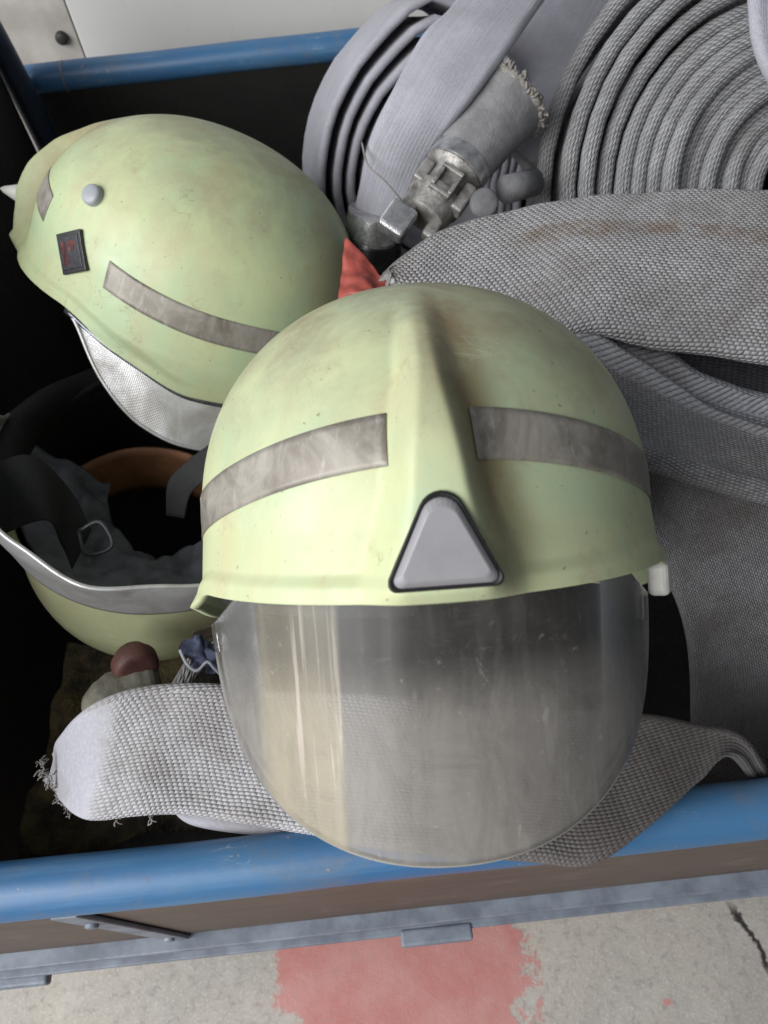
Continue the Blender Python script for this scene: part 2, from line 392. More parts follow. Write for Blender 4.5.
M['green_grey'] = simple('dirty green grey cloth', (.20, .19, .15), .8, 0, .5, 45, .5, .001)
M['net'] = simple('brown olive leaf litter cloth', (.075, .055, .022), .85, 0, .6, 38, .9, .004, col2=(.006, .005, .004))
M['navy'] = simple('navy cloth', (.06, .07, .13), .75, 0, .5, 90, .5, .001)
M['pale_trim'] = simple('pale blue piping', (.40, .42, .48), .6, 0, .3, 90)
M['rope'] = hose_mat('grey twisted rope', (.36, .35, .34), (.12, .12, .12), .007, .0032, 1.0, .9)

def concrete():
    t = NT('worn concrete with red paint'); c = t.coord(); x, y, z = t.sep(c)
    n = t.noise(c, 3.2, 7, .6); a = t.noise(c, 75, 6, .75); f = t.noise(c, 260, 4, .75); b = t.noise(c, 12, 6, .65)
    col = t.mix(t.ss(n, .35, .65), (.50, .455, .40), (.40, .375, .345))
    col = t.mix(t.ss(b, .45, .7, 0, .5), col, (.55, .52, .48))
    col = t.mix(t.ss(a, .48, .66, 0, .55), col, (.25, .23, .215))
    col = t.mix(t.ss(f, .52, .68, 0, .65), col, (.70, .67, .63))
    # painted patch with a ragged, flaking edge
    e = t.math('ADD', t.math('MULTIPLY', t.math('SUBTRACT', t.noise(c, 9, 7, .72, .5), .5), .22), t.math('MULTIPLY', t.math('SUBTRACT', a, .5), .05))
    xe = t.math('ADD', x, e)
    patch = t.math('MULTIPLY', t.ss(xe, -.212, -.200), t.ss(xe, .138, .146, 1, 0))
    flake = t.ss(t.math('ADD', t.noise(c, 26, 7, .75, .4), t.math('MULTIPLY', t.ss(xe, .05, .14), .16)), .66, .685, 1, 0)
    spot = t.ss(t.noise(t.map(c, loc=(3.1, .7, 0)), 11, 2, .4), .735, .75)
    pm = t.math('MAXIMUM', t.math('MULTIPLY', patch, flake), t.math('MULTIPLY', spot, t.ss(x, .14, .17)))
    red = t.mix(t.ss(b, .3, .7), (.52, .18, .165), (.58, .28, .26))
    red = t.mix(t.ss(a, .5, .75, 0, .5), red, (.42, .30, .28))
    col = t.mix(t.math('MULTIPLY', pm, .92), col, red)
    # an open crack
    cx = t.math('ADD', x, t.math('MULTIPLY', t.math('SUBTRACT', t.noise(c, 22, 5, .7), .5), .05))
    cw = t.math('ABSOLUTE', t.math('SUBTRACT', t.math('ADD', cx, t.math('MULTIPLY', y, .25)), .452))
    ck = t.math('MULTIPLY', t.ss(cw, .002, .006, 1, 0), t.math('MULTIPLY', t.ss(y, -.02, .0), t.ss(y, .06, .085, 1, 0)))
    col = t.mix(ck, col, (.035, .03, .026))
    return t.pbr(Base_Color=col, Roughness=.85, Normal=t.bump(t.math('ADD', t.math('ADD', a, f), t.math('ADD', t.math('MULTIPLY', pm, .3), t.math('MULTIPLY', ck, -3.0))), .45, .003))
M['concrete'] = concrete()
M['crack'] = simple('crack edge', (.16, .15, .14), .95, 0, .4, 120, .8, .003)

# ------------------------------------------------------------------ hoses
def hose(name, stations, th, mat, parent=None, per=10, wr=.002, wf=11, seed=0.0, edge=.3, flat=22, cap=True, sag=0.0):
    """a flattened hose swept through stations (edge point A, edge point B)"""
    six = [V((*a, *b)) for a, b in stations]
    ps = catmull(six, per)
    A = [V(p[0:3]) for p in ps]; B = [V(p[3:6]) for p in ps]
    Cn = [(a + b) * .5 for a, b in zip(A, B)]
    m = len(ps)
    us = [0.0]
    for i in range(1, m): us.append(us[-1] + (Cn[i] - Cn[i - 1]).length)
    vs, fs, uv = [], [], []
    n = 2 * flat + 2 * 8
    PV = []
    for i in range(m):
        W = (B[i] - A[i]); hw = W.length / 2; W.normalize()
        T = (Cn[min(i + 1, m - 1)] - Cn[max(i - 1, 0)]).normalized()
        N = T.cross(W); N.normalize()
        if i == 0 and N.dot(CAM - Cn[0]) < 0: sgn = -1
        elif i == 0: sgn = 1
        N *= sgn
        h = th / 2; core = max(hw - h, .001); pts = []
        for k in range(flat):
            s = -1 + 2 * k / flat; pts.append((s * core, h * ((1 - edge) + edge * s ** 4)))
        for k in range(8):
            w = math.pi / 2 - math.pi * k / 8; pts.append((core + h * math.cos(w), h * math.sin(w)))
        for k in range(flat):
            s = 1 - 2 * k / flat; pts.append((s * core, -h * ((1 - edge) + edge * s ** 4)))
        for k in range(8):
            w = -math.pi / 2 - math.pi * k / 8; pts.append((-core + h * math.cos(w), h * math.sin(w)))
        pv = [0.0]
        for k in range(n): pv.append(pv[-1] + math.dist(pts[k], pts[(k + 1) % n]))
        mid = pv[flat // 2] - .2; PV.append([q - mid for q in pv])
        for px, py in pts:
            p = Cn[i] + W * px + N * (py - sag * (px / hw) ** 2)
            d = noise.noise(p * wf + V((seed, seed * 2.3, 0))) * wr + noise.noise(p * wf * 3.1 + V((seed, 0, seed))) * wr * .35
            vs.append(p + N * d + W * (noise.noise(V((us[i] * 9, seed, px * 2))) * wr * .7))
    for i in range(m - 1):
        for k in range(n):
            k2 = (k + 1) % n
            q = [(i, k), (i + 1, k), (i + 1, k + 1), (i, k + 1)]
            if sgn < 0: q = q[::-1]
            fs.append([a * n + (b % n) for a, b in q]); uv.append([(us[a], PV[a][b]) for a, b in q])
    if cap:
        for i in (0, m - 1):
            f = [i * n + k for k in range(n)]
            fs.append(f); uv.append([(us[i], PV[i][k]) for k in range(n)])
    return mesh_obj(name, vs, fs, mat, parent, uv=uv)

def threads(name, places, mat, parent=None, r=.0005, ln=.012, n=1):
    mb = MB()
    for p, d in places:
        for _ in range(n):
            q = p + V([random.uniform(-.002, .002) for _ in range(3)]); pts = [q]
            dd = d.normalized()
            for k in range(4):
                dd = (dd + V([random.uniform(-.7, .7) for _ in range(3)])).normalized()
                q = q + dd * (ln / 4 * random.uniform(.5, 1.4)); pts.append(q)
            mb.tube(catmull(pts, 3), r * random.uniform(.6, 1.3), 5)
    return tag(mb.build(name, mat, parent, smooth=True), kind='stuff' if len(places) > 1 else None)

# ------------------------------------------------------------------ helmets (local: -y is the face, z up, brim front at z = 0)
HA, HF, HB, HZ0, HH = .1290, .148, .155, .030, .161
def zbrim(phi):
    p = abs(phi)
    return -.016 * sstep(R(56), R(86), p) - .016 * sstep(R(80), R(105), p) - .010 * sstep(R(112), R(165), p)
def hb(phi): return lerp(HB, HF, sstep(-.5, .5, math.cos(phi)))
TS = .60
def ridge(z): return interp([-.012, -.002, .006, .03, .0455, .07, .095, .118, .137, .149], [0, .005, .013, .0185, .0212, .0208, .0155, .0068, .0010, 0], z)
def rwid(z): return interp([0, .01, .050, .10, .149], [.0265, .0255, .0165, .0108, .0080], z)
def base_pt(phi, t):
    if t < TS:
        a = t / TS * math.pi / 2
        rho = math.sin(a) ** .93 if a > 0 else 0; z = HZ0 + (HH - HZ0) * max(0, math.cos(a)) ** .93; lip = 0
    else:
        s = (t - TS) / (1 - TS); rho = 1 + .03 * s; z = HZ0 + (zbrim(phi) - HZ0) * s
        rem = (z - zbrim(phi)); lip = .0026 * (1 - sstep(.006, .013, rem))
        lip += .012 * sstep(.03, 0, 0) if False else 0
    x = (HA * rho + lip) * math.sin(phi); y = -(hb(phi) * rho + lip) * math.cos(phi)
    return x, y, z
def shell_pt(phi, t):
    x, y, z = base_pt(phi, t)
    # ear flare where the brim dips at the temples
    p = abs(phi)
    fl = .005 * sstep(R(58), R(74), p) * (1 - sstep(R(90), R(120), p)) * sstep(-.002, -.016, z) if z < -.002 else 0
    if fl: x += fl * math.sin(phi); y -= fl * math.cos(phi)
    if y < 0:
        w = rwid(z); pr = 1 - sstep(lerp(.60, .1, sstep(.04, .13, z)), 1.42, abs(x) / w)
        y -= ridge(z) * pr
    return V((x, y, z))
def t_of(phi, z):
    lo, hi = 0.0, 1.0
    for _ in range(40):
        mid = (lo + hi) / 2
        if base_pt(phi, mid)[2] > z: lo = mid
        else: hi = mid
    return lo
def on_shell(phi, z, off=0.0):
    t = t_of(phi, z); e = .004
    p = shell_pt(phi, t)
    a = shell_pt(phi + e, t) - shell_pt(phi - e, t); b = shell_pt(phi, min(1, t + e)) - shell_pt(phi, max(0, t - e))
    nrm = b.cross(a); nrm.normalize()
    if nrm.dot(p - V((0, 0, .02))) < 0: nrm = -nrm
    return p + nrm * off, nrm

def make_shell(mat, parent):
    nt, npn = 120, 260
    ph = []
    for k in range(npn):
        q = -1 + 2 * k / npn; ph.append(math.pi * (.45 * q + .55 * q * abs(q)))
    vs = [V((0, 0, HH))]; fs = []
    for i in range(1, nt + 1):
        tt = i / nt
        for p in ph: vs.append(shell_pt(p, tt))
    for k in range(npn): fs.append([0, 1 + k, 1 + (k + 1) % npn])
    for i in range(nt - 1):
        for k in range(npn):
            a = 1 + i * npn + k; b = 1 + i * npn + (k + 1) % npn
            fs.append([a, a + npn, b + npn, b])
    o = mesh_obj('shell', vs, fs, mat, parent)
    m = o.modifiers.new('thickness', 'SOLIDIFY'); m.thickness = .0042; m.offset = -1
    return o
def make_liner(parent, mat):
    vs, fs = [], []
    nt, n = 26, 60
    for i in range(nt + 1):
        for k in range(n):
            p = 2 * math.pi * k / n; x, y, z = base_pt(p, .05 + .73 * i / nt)
            vs.append(V((x * .915, y * .915, z - .006)))
    for i in range(nt):
        for k in range(n):
            a = i * n + k; b = i * n + (k + 1) % n; fs.append([a, b, b + n, a + n])
    fs.append([k for k in range(n)])
    return mesh_obj('liner', vs, fs, mat, parent, solid=.004)
def strip_z(phi):
    p = abs(phi)
    return .029 + .0395 * (.5 + .5 * math.cos(min(math.pi, p * 180 / 108)))
def make_strip(p0, p1, parent, hw=.0113, name='reflective_strip', n=60):
    def f(u, v):
        phi = lerp(p0, p1, u); return on_shell(phi, strip_z(phi) + lerp(hw, -hw, v), .00045)[0]
    return grid(name, f, n, 8, M['tape'], parent, solid=.0003, offset=-1, flip=(p1 < p0))
def make_neck_guard(parent, p0, p1, drop, flare, mat=None, wav=.004, seed=1.0, ramp=.3, skew=0.0, seal=True):
    def f(u, v):
        phi = lerp(p0, p1, u); x, y, z = base_pt(phi, 1.0)
        d = drop * (1 + skew * (2 * u - 1)) * (sstep(0, ramp, u) * sstep(1, 1 - ramp, u) * .9 + .1)
        k = 1 - (.02 if seal else -.012) + flare * v * d / .08 * .5
        p = V((x * k, y * k, z + (.002 if seal else .008) - v * d))
        nn = noise.noise(V((phi * 2.6, v * 1.2, seed))) * wav * v * 2
        return p + V((math.sin(phi), -math.cos(phi), .3)) * nn
    L = .33 * abs(p1 - p0) / math.pi * 1.4
    g = grid('neck_guard', f, 120, 16, mat or M['silver'], parent, uvf=lambda u, v: (u * L, v * drop), solid=.0022, offset=0)
    mb = MB(); mb.tube([f(i / 90, 1.0) for i in range(91)], .0017, 8); mb.build('hem', M['silver'], g, smooth=True)
    if seal: mb = MB(); mb.tube([V(base_pt(lerp(p0, p1, i / 90), 1.0)) * .992 + V((0, 0, -.0025)) for i in range(91)], .0026, 8); mb.build('edge_seal', M['seal'], parent, smooth=True)
    return g
def round_tri(wb, wt, h, rb, rt, n=8):
    """outline of an upright rounded triangle, foot at 0"""
    c = [(-wb + rb, rb, rb), (0, h - rt, rt), (wb - rb, rb, rb)]
    out = []
    tilt = math.atan2((wb - rb), (h - rt - rb)) - math.asin((rt - rb) / math.hypot(wb - rb, h - rt - rb))
    def arc(cx, cy, r, a0, a1):
        for k in range(n + 1):
            a = lerp(a0, a1, k / n); out.append((cx + r * math.cos(a), cy + r * math.sin(a)))
    arc(*c[0], -math.pi / 2, -math.pi - tilt)
    arc(*c[1], math.pi - tilt, tilt)
    arc(*c[2], tilt, -math.pi / 2)
    return out
def make_badge(parent):
    p0, _ = on_shell(0, .0065); p1, _ = on_shell(0, .0455)
    vz = (p1 - p0).normalized(); vx = V((1, 0, 0)); vn = vx.cross(vz); h = (p1 - p0).length
    def plate(name, rings, mat, par, o=p0):
        vs, fs = [], []; n = None
        for (pts, dep) in rings:
            n = len(pts)
            for a, b in pts: vs.append(o + vx * a + vz * b + vn * dep)
        for r in range(len(rings) - 1):
            for k in range(n):
                k2 = (k + 1) % n; fs.append([r * n + k, (r + 1) * n + k, (r + 1) * n + k2, r * n + k2])
        fs.append([(len(rings) - 1) * n + k for k in range(n)][::-1])
        return mesh_obj(name, vs, fs, mat, par, smooth=False)
    def off(pts, d, hh):
        cx, cy = 0, hh * .42
        return [(a * (1 - d / .021), cy + (b - cy) * (1 - d / .020)) for a, b in pts]
    t0 = round_tri(.0228, 0, h, .0034, .0092); t1 = off(t0, .0022, h)
    badge = plate('badge', [(t1, -.003), (t1, .0022), (off(t1, .0014, h), .0034), (off(t1, .0034, h), .0046), (off(t1, .0042, h), .0047)], M['badge'], parent)
    m = badge.modifiers.new('edges', 'BEVEL'); m.width = .0006; m.segments = 2; m.limit_method = 'ANGLE'; m.angle_limit = R(20)
    plate('badge_surround', [(t0, -.006), (t0, .0010), (off(t0, .0008, h), .0018), (off(t0, .002, h), .0012)], M['badge_edge'], badge)
    return badge
def make_visor(parent):
    am = R(69)
    def f(u, v):
        al = am * (2 * u - 1)
        top = .012 - .026 * sstep(R(34), am, abs(al))
        q = abs(2 * u - 1)
        zb = -.1125 * (1 - q ** 2.25) ** (1 / 1.95) - .004
        z = lerp(top, min(zb, top - .004), v)
        k = 1 - .10 * (max(0, -z) / .16) ** 2
        return V((.1225 * k * math.sin(al) - .0028, -(.1430 - .1220 * k * (1 - math.cos(al))), z - .004 * q ** 4))
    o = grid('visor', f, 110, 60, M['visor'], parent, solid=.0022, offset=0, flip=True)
    mb = MB(); mb.tube([f(.012 + .976 * i / 140, 1.0) for i in range(141)], .0011, 7); mb.build('edge_highlight', M['edge_highlight'], o, smooth=True)  # thin pale tube added to stand in for the highlight along the edge
    return o
def disc(name, p, nrm, r, h, mat, parent, n=24, dome=.3, squash=1.0, ax=None):
    nrm = nrm.normalized(); a = (ax or V((0, 0, 1))); a = (a - nrm * a.dot(nrm)).normalized(); b = nrm.cross(a)
    vs, fs = [], []
    rings = [(1, -.004), (1, h * .6), (.93, h * .85), (.75, h), (.4, h * (1 + dome * .3)), (.1, h * (1 + dome * .35))]
    for s, d in rings:
        for k in range(n):
            w = 2 * math.pi * k / n; vs.append(p + a * (math.cos(w) * r * s) + b * (math.sin(w) * r * s * squash) + nrm * d)
    for i in range(len(rings) - 1):
        for k in range(n):
            k2 = (k + 1) % n; fs.append([i * n + k, i * n + k2, (i + 1) * n + k2, (i + 1) * n + k])
    fs.append([(len(rings) - 1) * n + k for k in range(n)])
    return mesh_obj(name, vs, fs, mat, parent)
def pad(name, p, nrm, upv, w, h, d, mat, parent, bev=.001):
    nrm = nrm.normalized(); upv = (upv - nrm * upv.dot(nrm)).normalized(); r = upv.cross(nrm)
    Mx = Matrix((r, upv, nrm)).transposed().to_4x4(); Mx.translation = p
    return MB().box((-w / 2, -h / 2, -.003), (w / 2, h / 2, d), Mx).build(name, mat, parent, bevel=bev)

def frame_of(x, y, z, o):
    m = Matrix((x.normalized(), y.normalized(), z.normalized())).transposed().to_4x4(); m.translation = o; return m

def ring_stack(prof, p0, ax):
    """lathe about an axis: (distance, radius) pairs"""
    ax = ax.normalized(); a = ax.orthogonal().normalized(); b = ax.cross(a); n = 32; vs, fs = [], []
    for d, r in prof:
        for k in range(n):
            w = 2 * math.pi * k / n; vs.append(p0 + ax * d + a * (r * math.cos(w)) + b * (r * math.sin(w)))
    for i in range(len(prof) - 1):
        for k in range(n): fs.append([i * n + k, i * n + (k + 1) % n, (i + 1) * n + (k + 1) % n, (i + 1) * n + k])
    fs.append([k for k in range(n)][::-1]); fs.append([(len(prof) - 1) * n + k for k in range(n)])
    return vs, fs
def lathe(name, prof, p0, ax, mat, parent, bevel=.0008):
    vs, fs = ring_stack(prof, p0, ax); o = mesh_obj(name, vs, fs, mat, parent, smooth=True)
    m = o.modifiers.new('split', 'EDGE_SPLIT'); m.split_angle = R(40); return o
# --- front helmet, facing the lens with its visor down
up = V((0.0, .819, .574)).normalized(); back = V((0, up.z, -up.y)); xx = back.cross(up)
yaw = R(-.4); rol = R(2.0)
R1 = Matrix((xx, back, up)).transposed() @ Matrix.Rotation(rol, 3, 'Y') @ Matrix.Rotation(yaw, 3, 'Z')
o1 = at(444, 598, .322) - R1 @ V((0, -.148, 0))
m1 = R1.to_4x4(); m1.translation = o1
h1 = empty('fire_helmet', mw=m1)
tag(h1, 'pale lime fire helmet facing forward with clear visor lowered and grey triangle badge', 'helmet', 'fire helmets in the blue cart')
make_shell(M['shell'], h1); make_liner(h1, M['black_liner'])
make_strip(-R(8.6), -R(100), h1); make_strip(R(7.8), R(100), h1)
make_badge(h1); make_visor(h1)
p, n_ = on_shell(-R(95), .040, 0); pad('visor_clip', p, n_, V((0, 0, 1)), .014, .020, .008, M['white_plastic'], h1, .0025)
pk = V((.119, -.058, -.012)); pad('visor_pivot', pk, V((1, -.5, 0)), V((0, 0, 1)), .016, .018, .008, M['white_plastic'], h1, .003)

# --- rear left helmet, lying on its side rim and turned away
Lc = V((-.908, .419, 0)); th = R(28)
def cam_vec(v): return Xr * v[0] + Yr * v[1] - Fw * v[2]
upc = V((.419 * math.cos(th), .908 * math.cos(th), math.sin(th)))
Mc = V((-.419 * math.sin(th), -.908 * math.sin(th), math.cos(th)))
psi = R(-12)
fr = Lc * math.cos(psi) - Mc * math.sin(psi)
Z2 = cam_vec(upc).normalized(); Y2 = -cam_vec(fr).normalized(); X2 = Y2.cross(Z2)
m2 = frame_of(X2, Y2, Z2, at(189, 303, .75))
h2 = empty('fire_helmet', mw=m2)
tag(h2, 'pale lime fire helmet seen side on with grey knob, square sticker and silver neck guard', 'helmet', 'fire helmets in the blue cart')
make_shell(M['shell_side'], h2); make_liner(h2, M['black_liner'])
make_strip(R(70), R(172), h2); make_strip(R(10), R(36), h2)
make_neck_guard(h2, R(60), R(268), .043, .42, ramp=.16)
pt_ = on_shell(0, .040, 0)[0]; lathe('front_tip', [(-.006, .0095), (0, .0085), (.014, .003), (.017, .0008)], pt_, V((0, -1, -.12)), M['white_plastic'], h2)
p, n_ = on_shell(R(55), .088, 0); disc('visor_knob', p, n_, .0085, .006, M['knob'], h2)
p, n_ = on_shell(R(56), .042, 0)
st = pad('sticker', p, n_, V((-.35, -.55, 1)), .027, .032, .0025, M['sticker_rim'], h2, .0008)
u_ = V((-.35, -.55, 1)); u_ = (u_ - n_ * u_.dot(n_)).normalized(); r_ = u_.cross(n_)
pad('sticker_face', p + n_ * .0006, n_, u_, .021, .026, .0026, M['sticker'], st, .0005)
mk = MB(); Mx = Matrix((r_, u_, n_)).transposed().to_4x4(); Mx.translation = p
for lo, hi in (((-.0085, -.0100), (-.0040, .0085)), ((-.0092, .0020), (-.0080, .0070)), ((-.0040, -.0085), (-.0025, -.0030)), ((-.0015, .0045), (.0062, .0085)), ((-.0015, .0005), (.0004, .0045)), ((.0046, .0015), (.0062, .0045)), ((.0012, .0020), (.0036, .0034))):
    mk.box((*lo, .001), (*hi, .0032), Mx)
pad('emblem_square', p + r_ * .0030 - u_ * .0045, n_, u_, .0085, .0080, .0031, M['slate'], st, .0004)
mk.build('emblem', M['red_print'], st)
# --- left helmet, upside down with its opening up
n3c = V((.20, .60, .775)).normalized(); b3c = V((-.20, -.75, .63)); b3c = (b3c - n3c * b3c.dot(n3c)).normalized()
Z3 = -cam_vec(n3c); Y3 = cam_vec(b3c); X3 = Y3.cross(Z3)
m3 = frame_of(X3, Y3, Z3, at(176, 474, .69)); i3 = m3.inverted()
h3 = empty('fire_helmet', mw=m3)
tag(h3, 'upturned fire helmet with tan headband and black straps inside and silver cloth rim', 'helmet', 'fire helmets in the blue cart')
make_shell(M['shell_rear'], h3); make_liner(h3, M['black_liner'])
make_strip(-R(100), -R(150), h3) if False else make_strip(R(105), R(150), h3)
make_neck_guard(h3, R(74), R(262), .050, .18, seed=4.2, wav=.005, ramp=.10, skew=.60, seal=False)
def brow(u, v):
    phi = lerp(-R(118), R(84), u); x, y, z = base_pt(phi, 1.0)
    a = v * math.pi * 1.25; q = .0075 + .002 * noise.noise(V((phi * 4, 2, 1)))
    k = .985 + .105 * math.cos(a) ; return V((x * k, y * k, z + .012 - math.sin(a) * .020))
grid('brow_seal', brow, 70, 10, M['black_liner'], h3, solid=.003, offset=0)
def band(u, v):
    a = 2 * math.pi * u; k = 1 - .05 * v
    return V((.106 * k * math.sin(a), .030 - .100 * k * math.cos(a), .016 + .056 * v + .004 * math.sin(3 * a))) + i3.to_3x3() @ (Xr * -.006 + Yr * -.022)
grid('headband', band, 80, 6, M['leather'], h3, solid=.003)
def cloth(u, v):
    a = R(lerp(98, 262, u)); k = lerp(.955, .45, v)
    z = -.012 + .012 * math.sin(v * 4.2) + .05 * v ** 2
    p = V((HA * k * math.sin(a), -HB * k * math.cos(a), z))
    nn = noise.noise(V((u * 7, v * 2.4, 3.3))) * .022 + noise.noise(V((u * 17, v * 5, 8))) * .008
    return p + V((0, 0, nn * (.3 + v)))
grid('inner_cloth', cloth, 90, 30, M['neck_cloth'], h3, solid=.002)
def lstrap(name, pts, w, parent, mat=M['black_web']):
    st = []
    for (a, b) in pts: st.append((i3 @ at(*a), i3 @ at(*b)))
    return hose(name, st, .0022, mat, parent, per=8, wr=.0008, flat=4, edge=0)
lstrap('chin_strap', [((-20, 470, .56), (-10, 540, .56)), ((30, 455, .575), (45, 520, .565)), ((70, 490, .60), (62, 545, .585)), ((92, 530, .60), (72, 570, .59))], .02, h3)
lstrap('chin_strap', [((215, 440, .60), (225, 465, .60)), ((188, 460, .605), (205, 480, .60)), ((168, 482, .615), (190, 495, .61)), ((166, 515, .63), (184, 518, .62))], .02, h3)
bk = MB(); q = [(79, 531), (100, 522), (112, 546), (86, 554)]
bk.tube(catmull([i3 @ at(x, y, .572) for x, y in q + q[:1]], 5), .0016, 8); bk.build('buckle', M['buckle'], h3, smooth=True)

# ------------------------------------------------------------------ hoses
def stn(rows): return [(at(*a), at(*b)) for a, b in rows]
hA = hose('fire_hose', stn([((60, 744, .530), (48, 782, .525)), ((72, 724, .502), (66, 796, .506)), ((98, 702, .484), (92, 818, .478)), ((142, 689, .482), (136, 818, .470)),
     ((214, 685, .490), (190, 818, .468)), ((300, 692, .497), (290, 832, .462)), ((400, 700, .495), (400, 856, .442)), ((510, 708, .488), (520, 862, .428)),
     ((600, 712, .476), (592, 866, .424)), ((655, 716, .466), (648, 828, .430)), ((705, 724, .460), (695, 784, .440)), ((738, 731, .460), (726, 757, .450)),
     ((762, 758, .48), (742, 768, .476)), ((780, 800, .54), (752, 800, .53))]),
     .010, M['hose_front'], per=14, wr=.0075, wf=10, seed=1.7)
tag(hA, 'coarse pale hose lying flat under the visor with smooth folded left end', 'hose')
A0 = at(50, 780, .503)
fr_pl = [(at(lerp(40, 72, k / 22) + random.uniform(-3, 3), 760 + 50 * (k / 22) ** .8 + random.uniform(-3, 3), .503), V((random.uniform(-1, .2), random.uniform(-.4, .2), -.5))) for k in range(23)]
fr_pl += [(at(x, 817 + random.uniform(-2, 2), .469), V((random.uniform(-.4, .4), -1, -.4))) for x in (118, 150)]
fr_pl += [(at(x, 836, .468), V((random.uniform(-.6, .6), -1, -.4))) for x in (284, 286, 289)]
threads('frayed_threads', fr_pl, M['fray'], hA, .0004, .005, 5)
hA2 = hose('fire_hose', stn([((150, 745, .50), (168, 806, .486)), ((190, 745, .50), (192, 826, .482)), ((250, 750, .50), (254, 836, .478)), ((320, 760, .50), (326, 838, .474)), ((400, 770, .50), (400, 840, .474))]),
     .009, M['hose_front'], wr=.002, seed=6.1)
tag(hA2, 'second pale hose layer peeping out between the flat front hose and blue rail', 'hose')

hB = hose('fire_hose', stn([((384, 268, .606), (392, 284, .600)), ((408, 246, .620), (416, 318, .597)), ((450, 219, .640), (462, 335, .595)), ((520, 200, .650), (520, 335, .585)), ((590, 189, .655), (585, 322, .575)),
     ((650, 184, .655), (640, 332, .570)), ((710, 182, .652), (705, 342, .566)), ((800, 183, .650), (800, 358, .562)), ((900, 186, .665), (905, 372, .575)), ((1000, 215, .72), (1000, 400, .65)), ((1040, 330, .80), (1030, 460, .74))]),
     .013, M['hose_wide'], per=14, wr=.0055, wf=8, seed=3.1, sag=.012)
tag(hB, 'wide grey woven hose with rusty rub mark lying behind the front helmet', 'hose')
for q_, d_ in ((at(735, 214, .632), V((1, 0, .3))), (at(731, 216, .632), V((1, .2, 0)))): threads('loose_thread', [(q_, d_)], M['fray'], hB, .0004, .011, 1)
hC = hose('fire_hose', stn([((540, 312, .610), (510, 390, .580)), ((582, 322, .600), (560, 410, .556)), ((630, 352, .595), (615, 452, .552)), ((690, 396, .590), (680, 478, .548)), ((740, 418, .588), (735, 492, .546)), ((810, 436, .585), (810, 506, .544)), ((930, 445, .60), (930, 525, .56)), ((1030, 480, .68), (1020, 560, .66))]),
     .019, M['hose_edge'], per=12, wr=.006, wf=13, seed=5.3, edge=.62, sag=.004)
tag(hC, 'dark grey fine woven hose curving below the wide hose at the right', 'hose')
hC2 = hose('fire_hose', stn([((585, 300, .62), (560, 380, .600)), ((640, 322, .620), (610, 400, .598)), ((672, 350, .618), (650, 430, .598)), ((720, 378, .614), (700, 450, .596)), ((810, 405, .610), (810, 480, .592)), ((930, 415, .64), (930, 490, .61)), ((1030, 450, .72), (1030, 520, .70))]),
     .019, M['hose_edge_blue'], per=12, wr=.005, seed=7.3, edge=.55)
tag(hC2, 'blue grey hose layer showing its thick twill edge between two darker hoses at right', 'hose')
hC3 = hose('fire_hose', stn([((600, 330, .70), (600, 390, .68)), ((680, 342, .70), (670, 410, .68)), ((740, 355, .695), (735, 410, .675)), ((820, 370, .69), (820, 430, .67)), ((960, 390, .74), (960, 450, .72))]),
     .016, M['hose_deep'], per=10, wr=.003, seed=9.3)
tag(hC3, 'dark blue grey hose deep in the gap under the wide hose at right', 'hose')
hC4 = hose('fire_hose', stn([((600, 425, .605), (800, 455, .585)), ((620, 480, .610), (812, 520, .590)), ((648, 545, .615), (822, 590, .60)), ((677, 612, .622), (832, 660, .61)), ((690, 680, .640), (840, 720, .63)), ((694, 770, .675), (850, 800, .66))]),
     .012, M['hose_fine'], per=12, wr=.008, wf=10, seed=2.3, sag=.004)
tag(hC4, 'dark grey woven hose hanging down the right side beside the front helmet', 'hose')

def coil(name, c, nrm, rads, width, th, mat, a0, shape=None, per=44, seed=0, jit=.004, xdir=None):
    nrm = nrm.normalized(); ex = (xdir or Xr); ex = (ex - nrm * ex.dot(nrm)).normalized(); ey = nrm.cross(ex)
    st = []; T = len(rads) - 1
    for k in range(int(T * per) + 1):
        tn = k / per; a = a0 + 2 * math.pi * tn; r = interp(list(range(T + 1)), rads, tn)
        if shape: r *= shape(a)
        r *= 1 + .016 * noise.noise(V((a * .35, seed, tn)))
        off = jit * 2.0 * noise.noise(V((tn * 1.9, seed, math.cos(a) * .6)))
        p = c + (ex * math.cos(a) + ey * math.sin(a)) * r + nrm * off
        st.append((p, p - nrm * width))
    return hose(name, st, th, mat, per=1, wr=.0008, wf=20, seed=seed, flat=9, edge=.25)
nD = (Xr * -.03 - Yr * .10 - Fw * .99)
cD = at(815, 192, .735)
radsD = [.270, .248, .228, .209, .1905, .175, .161, .1465, .133, .1205, .1085, .0965, .085, .074, .063, .052]
hD = coil('hose_coil', cD, nD, radsD, .075, .0158, M['hose_coil'], -.6, seed=2.5, jit=.013)
tag(hD, 'big coiled hose showing many rope like edges in the upper right', 'hose coil')
for q_, d_ in ((at(672, 96, .70), V((0, .5, .6))), (at(545, 112, .715), V((-1, 0, .3)))): threads('loose_thread', [(q_, d_)], M['fray'], hD, .0004, .012, 1)

def shE(a):
    d = math.degrees(a) % 360
    return interp([0, 60, 100, 123, 145, 166, 184, 230, 270, 360], [.55, .85, 1.19, 1.07, 1.02, 1.0, 1.0, .95, .9, .55], d)
cE = at(452, 186, .84)
nE = Xr * .22 - Yr * .52 - Fw * .83
hE = coil('hose_coil', cE, nE, [.150, .134, .117, .102, .087, .074], .125, .0090, M['hose_plain'], .3, shape=shE, seed=8.1, jit=.005)
tag(hE, 'smooth lavender grey rolled hose standing behind the rear helmet', 'hose coil')

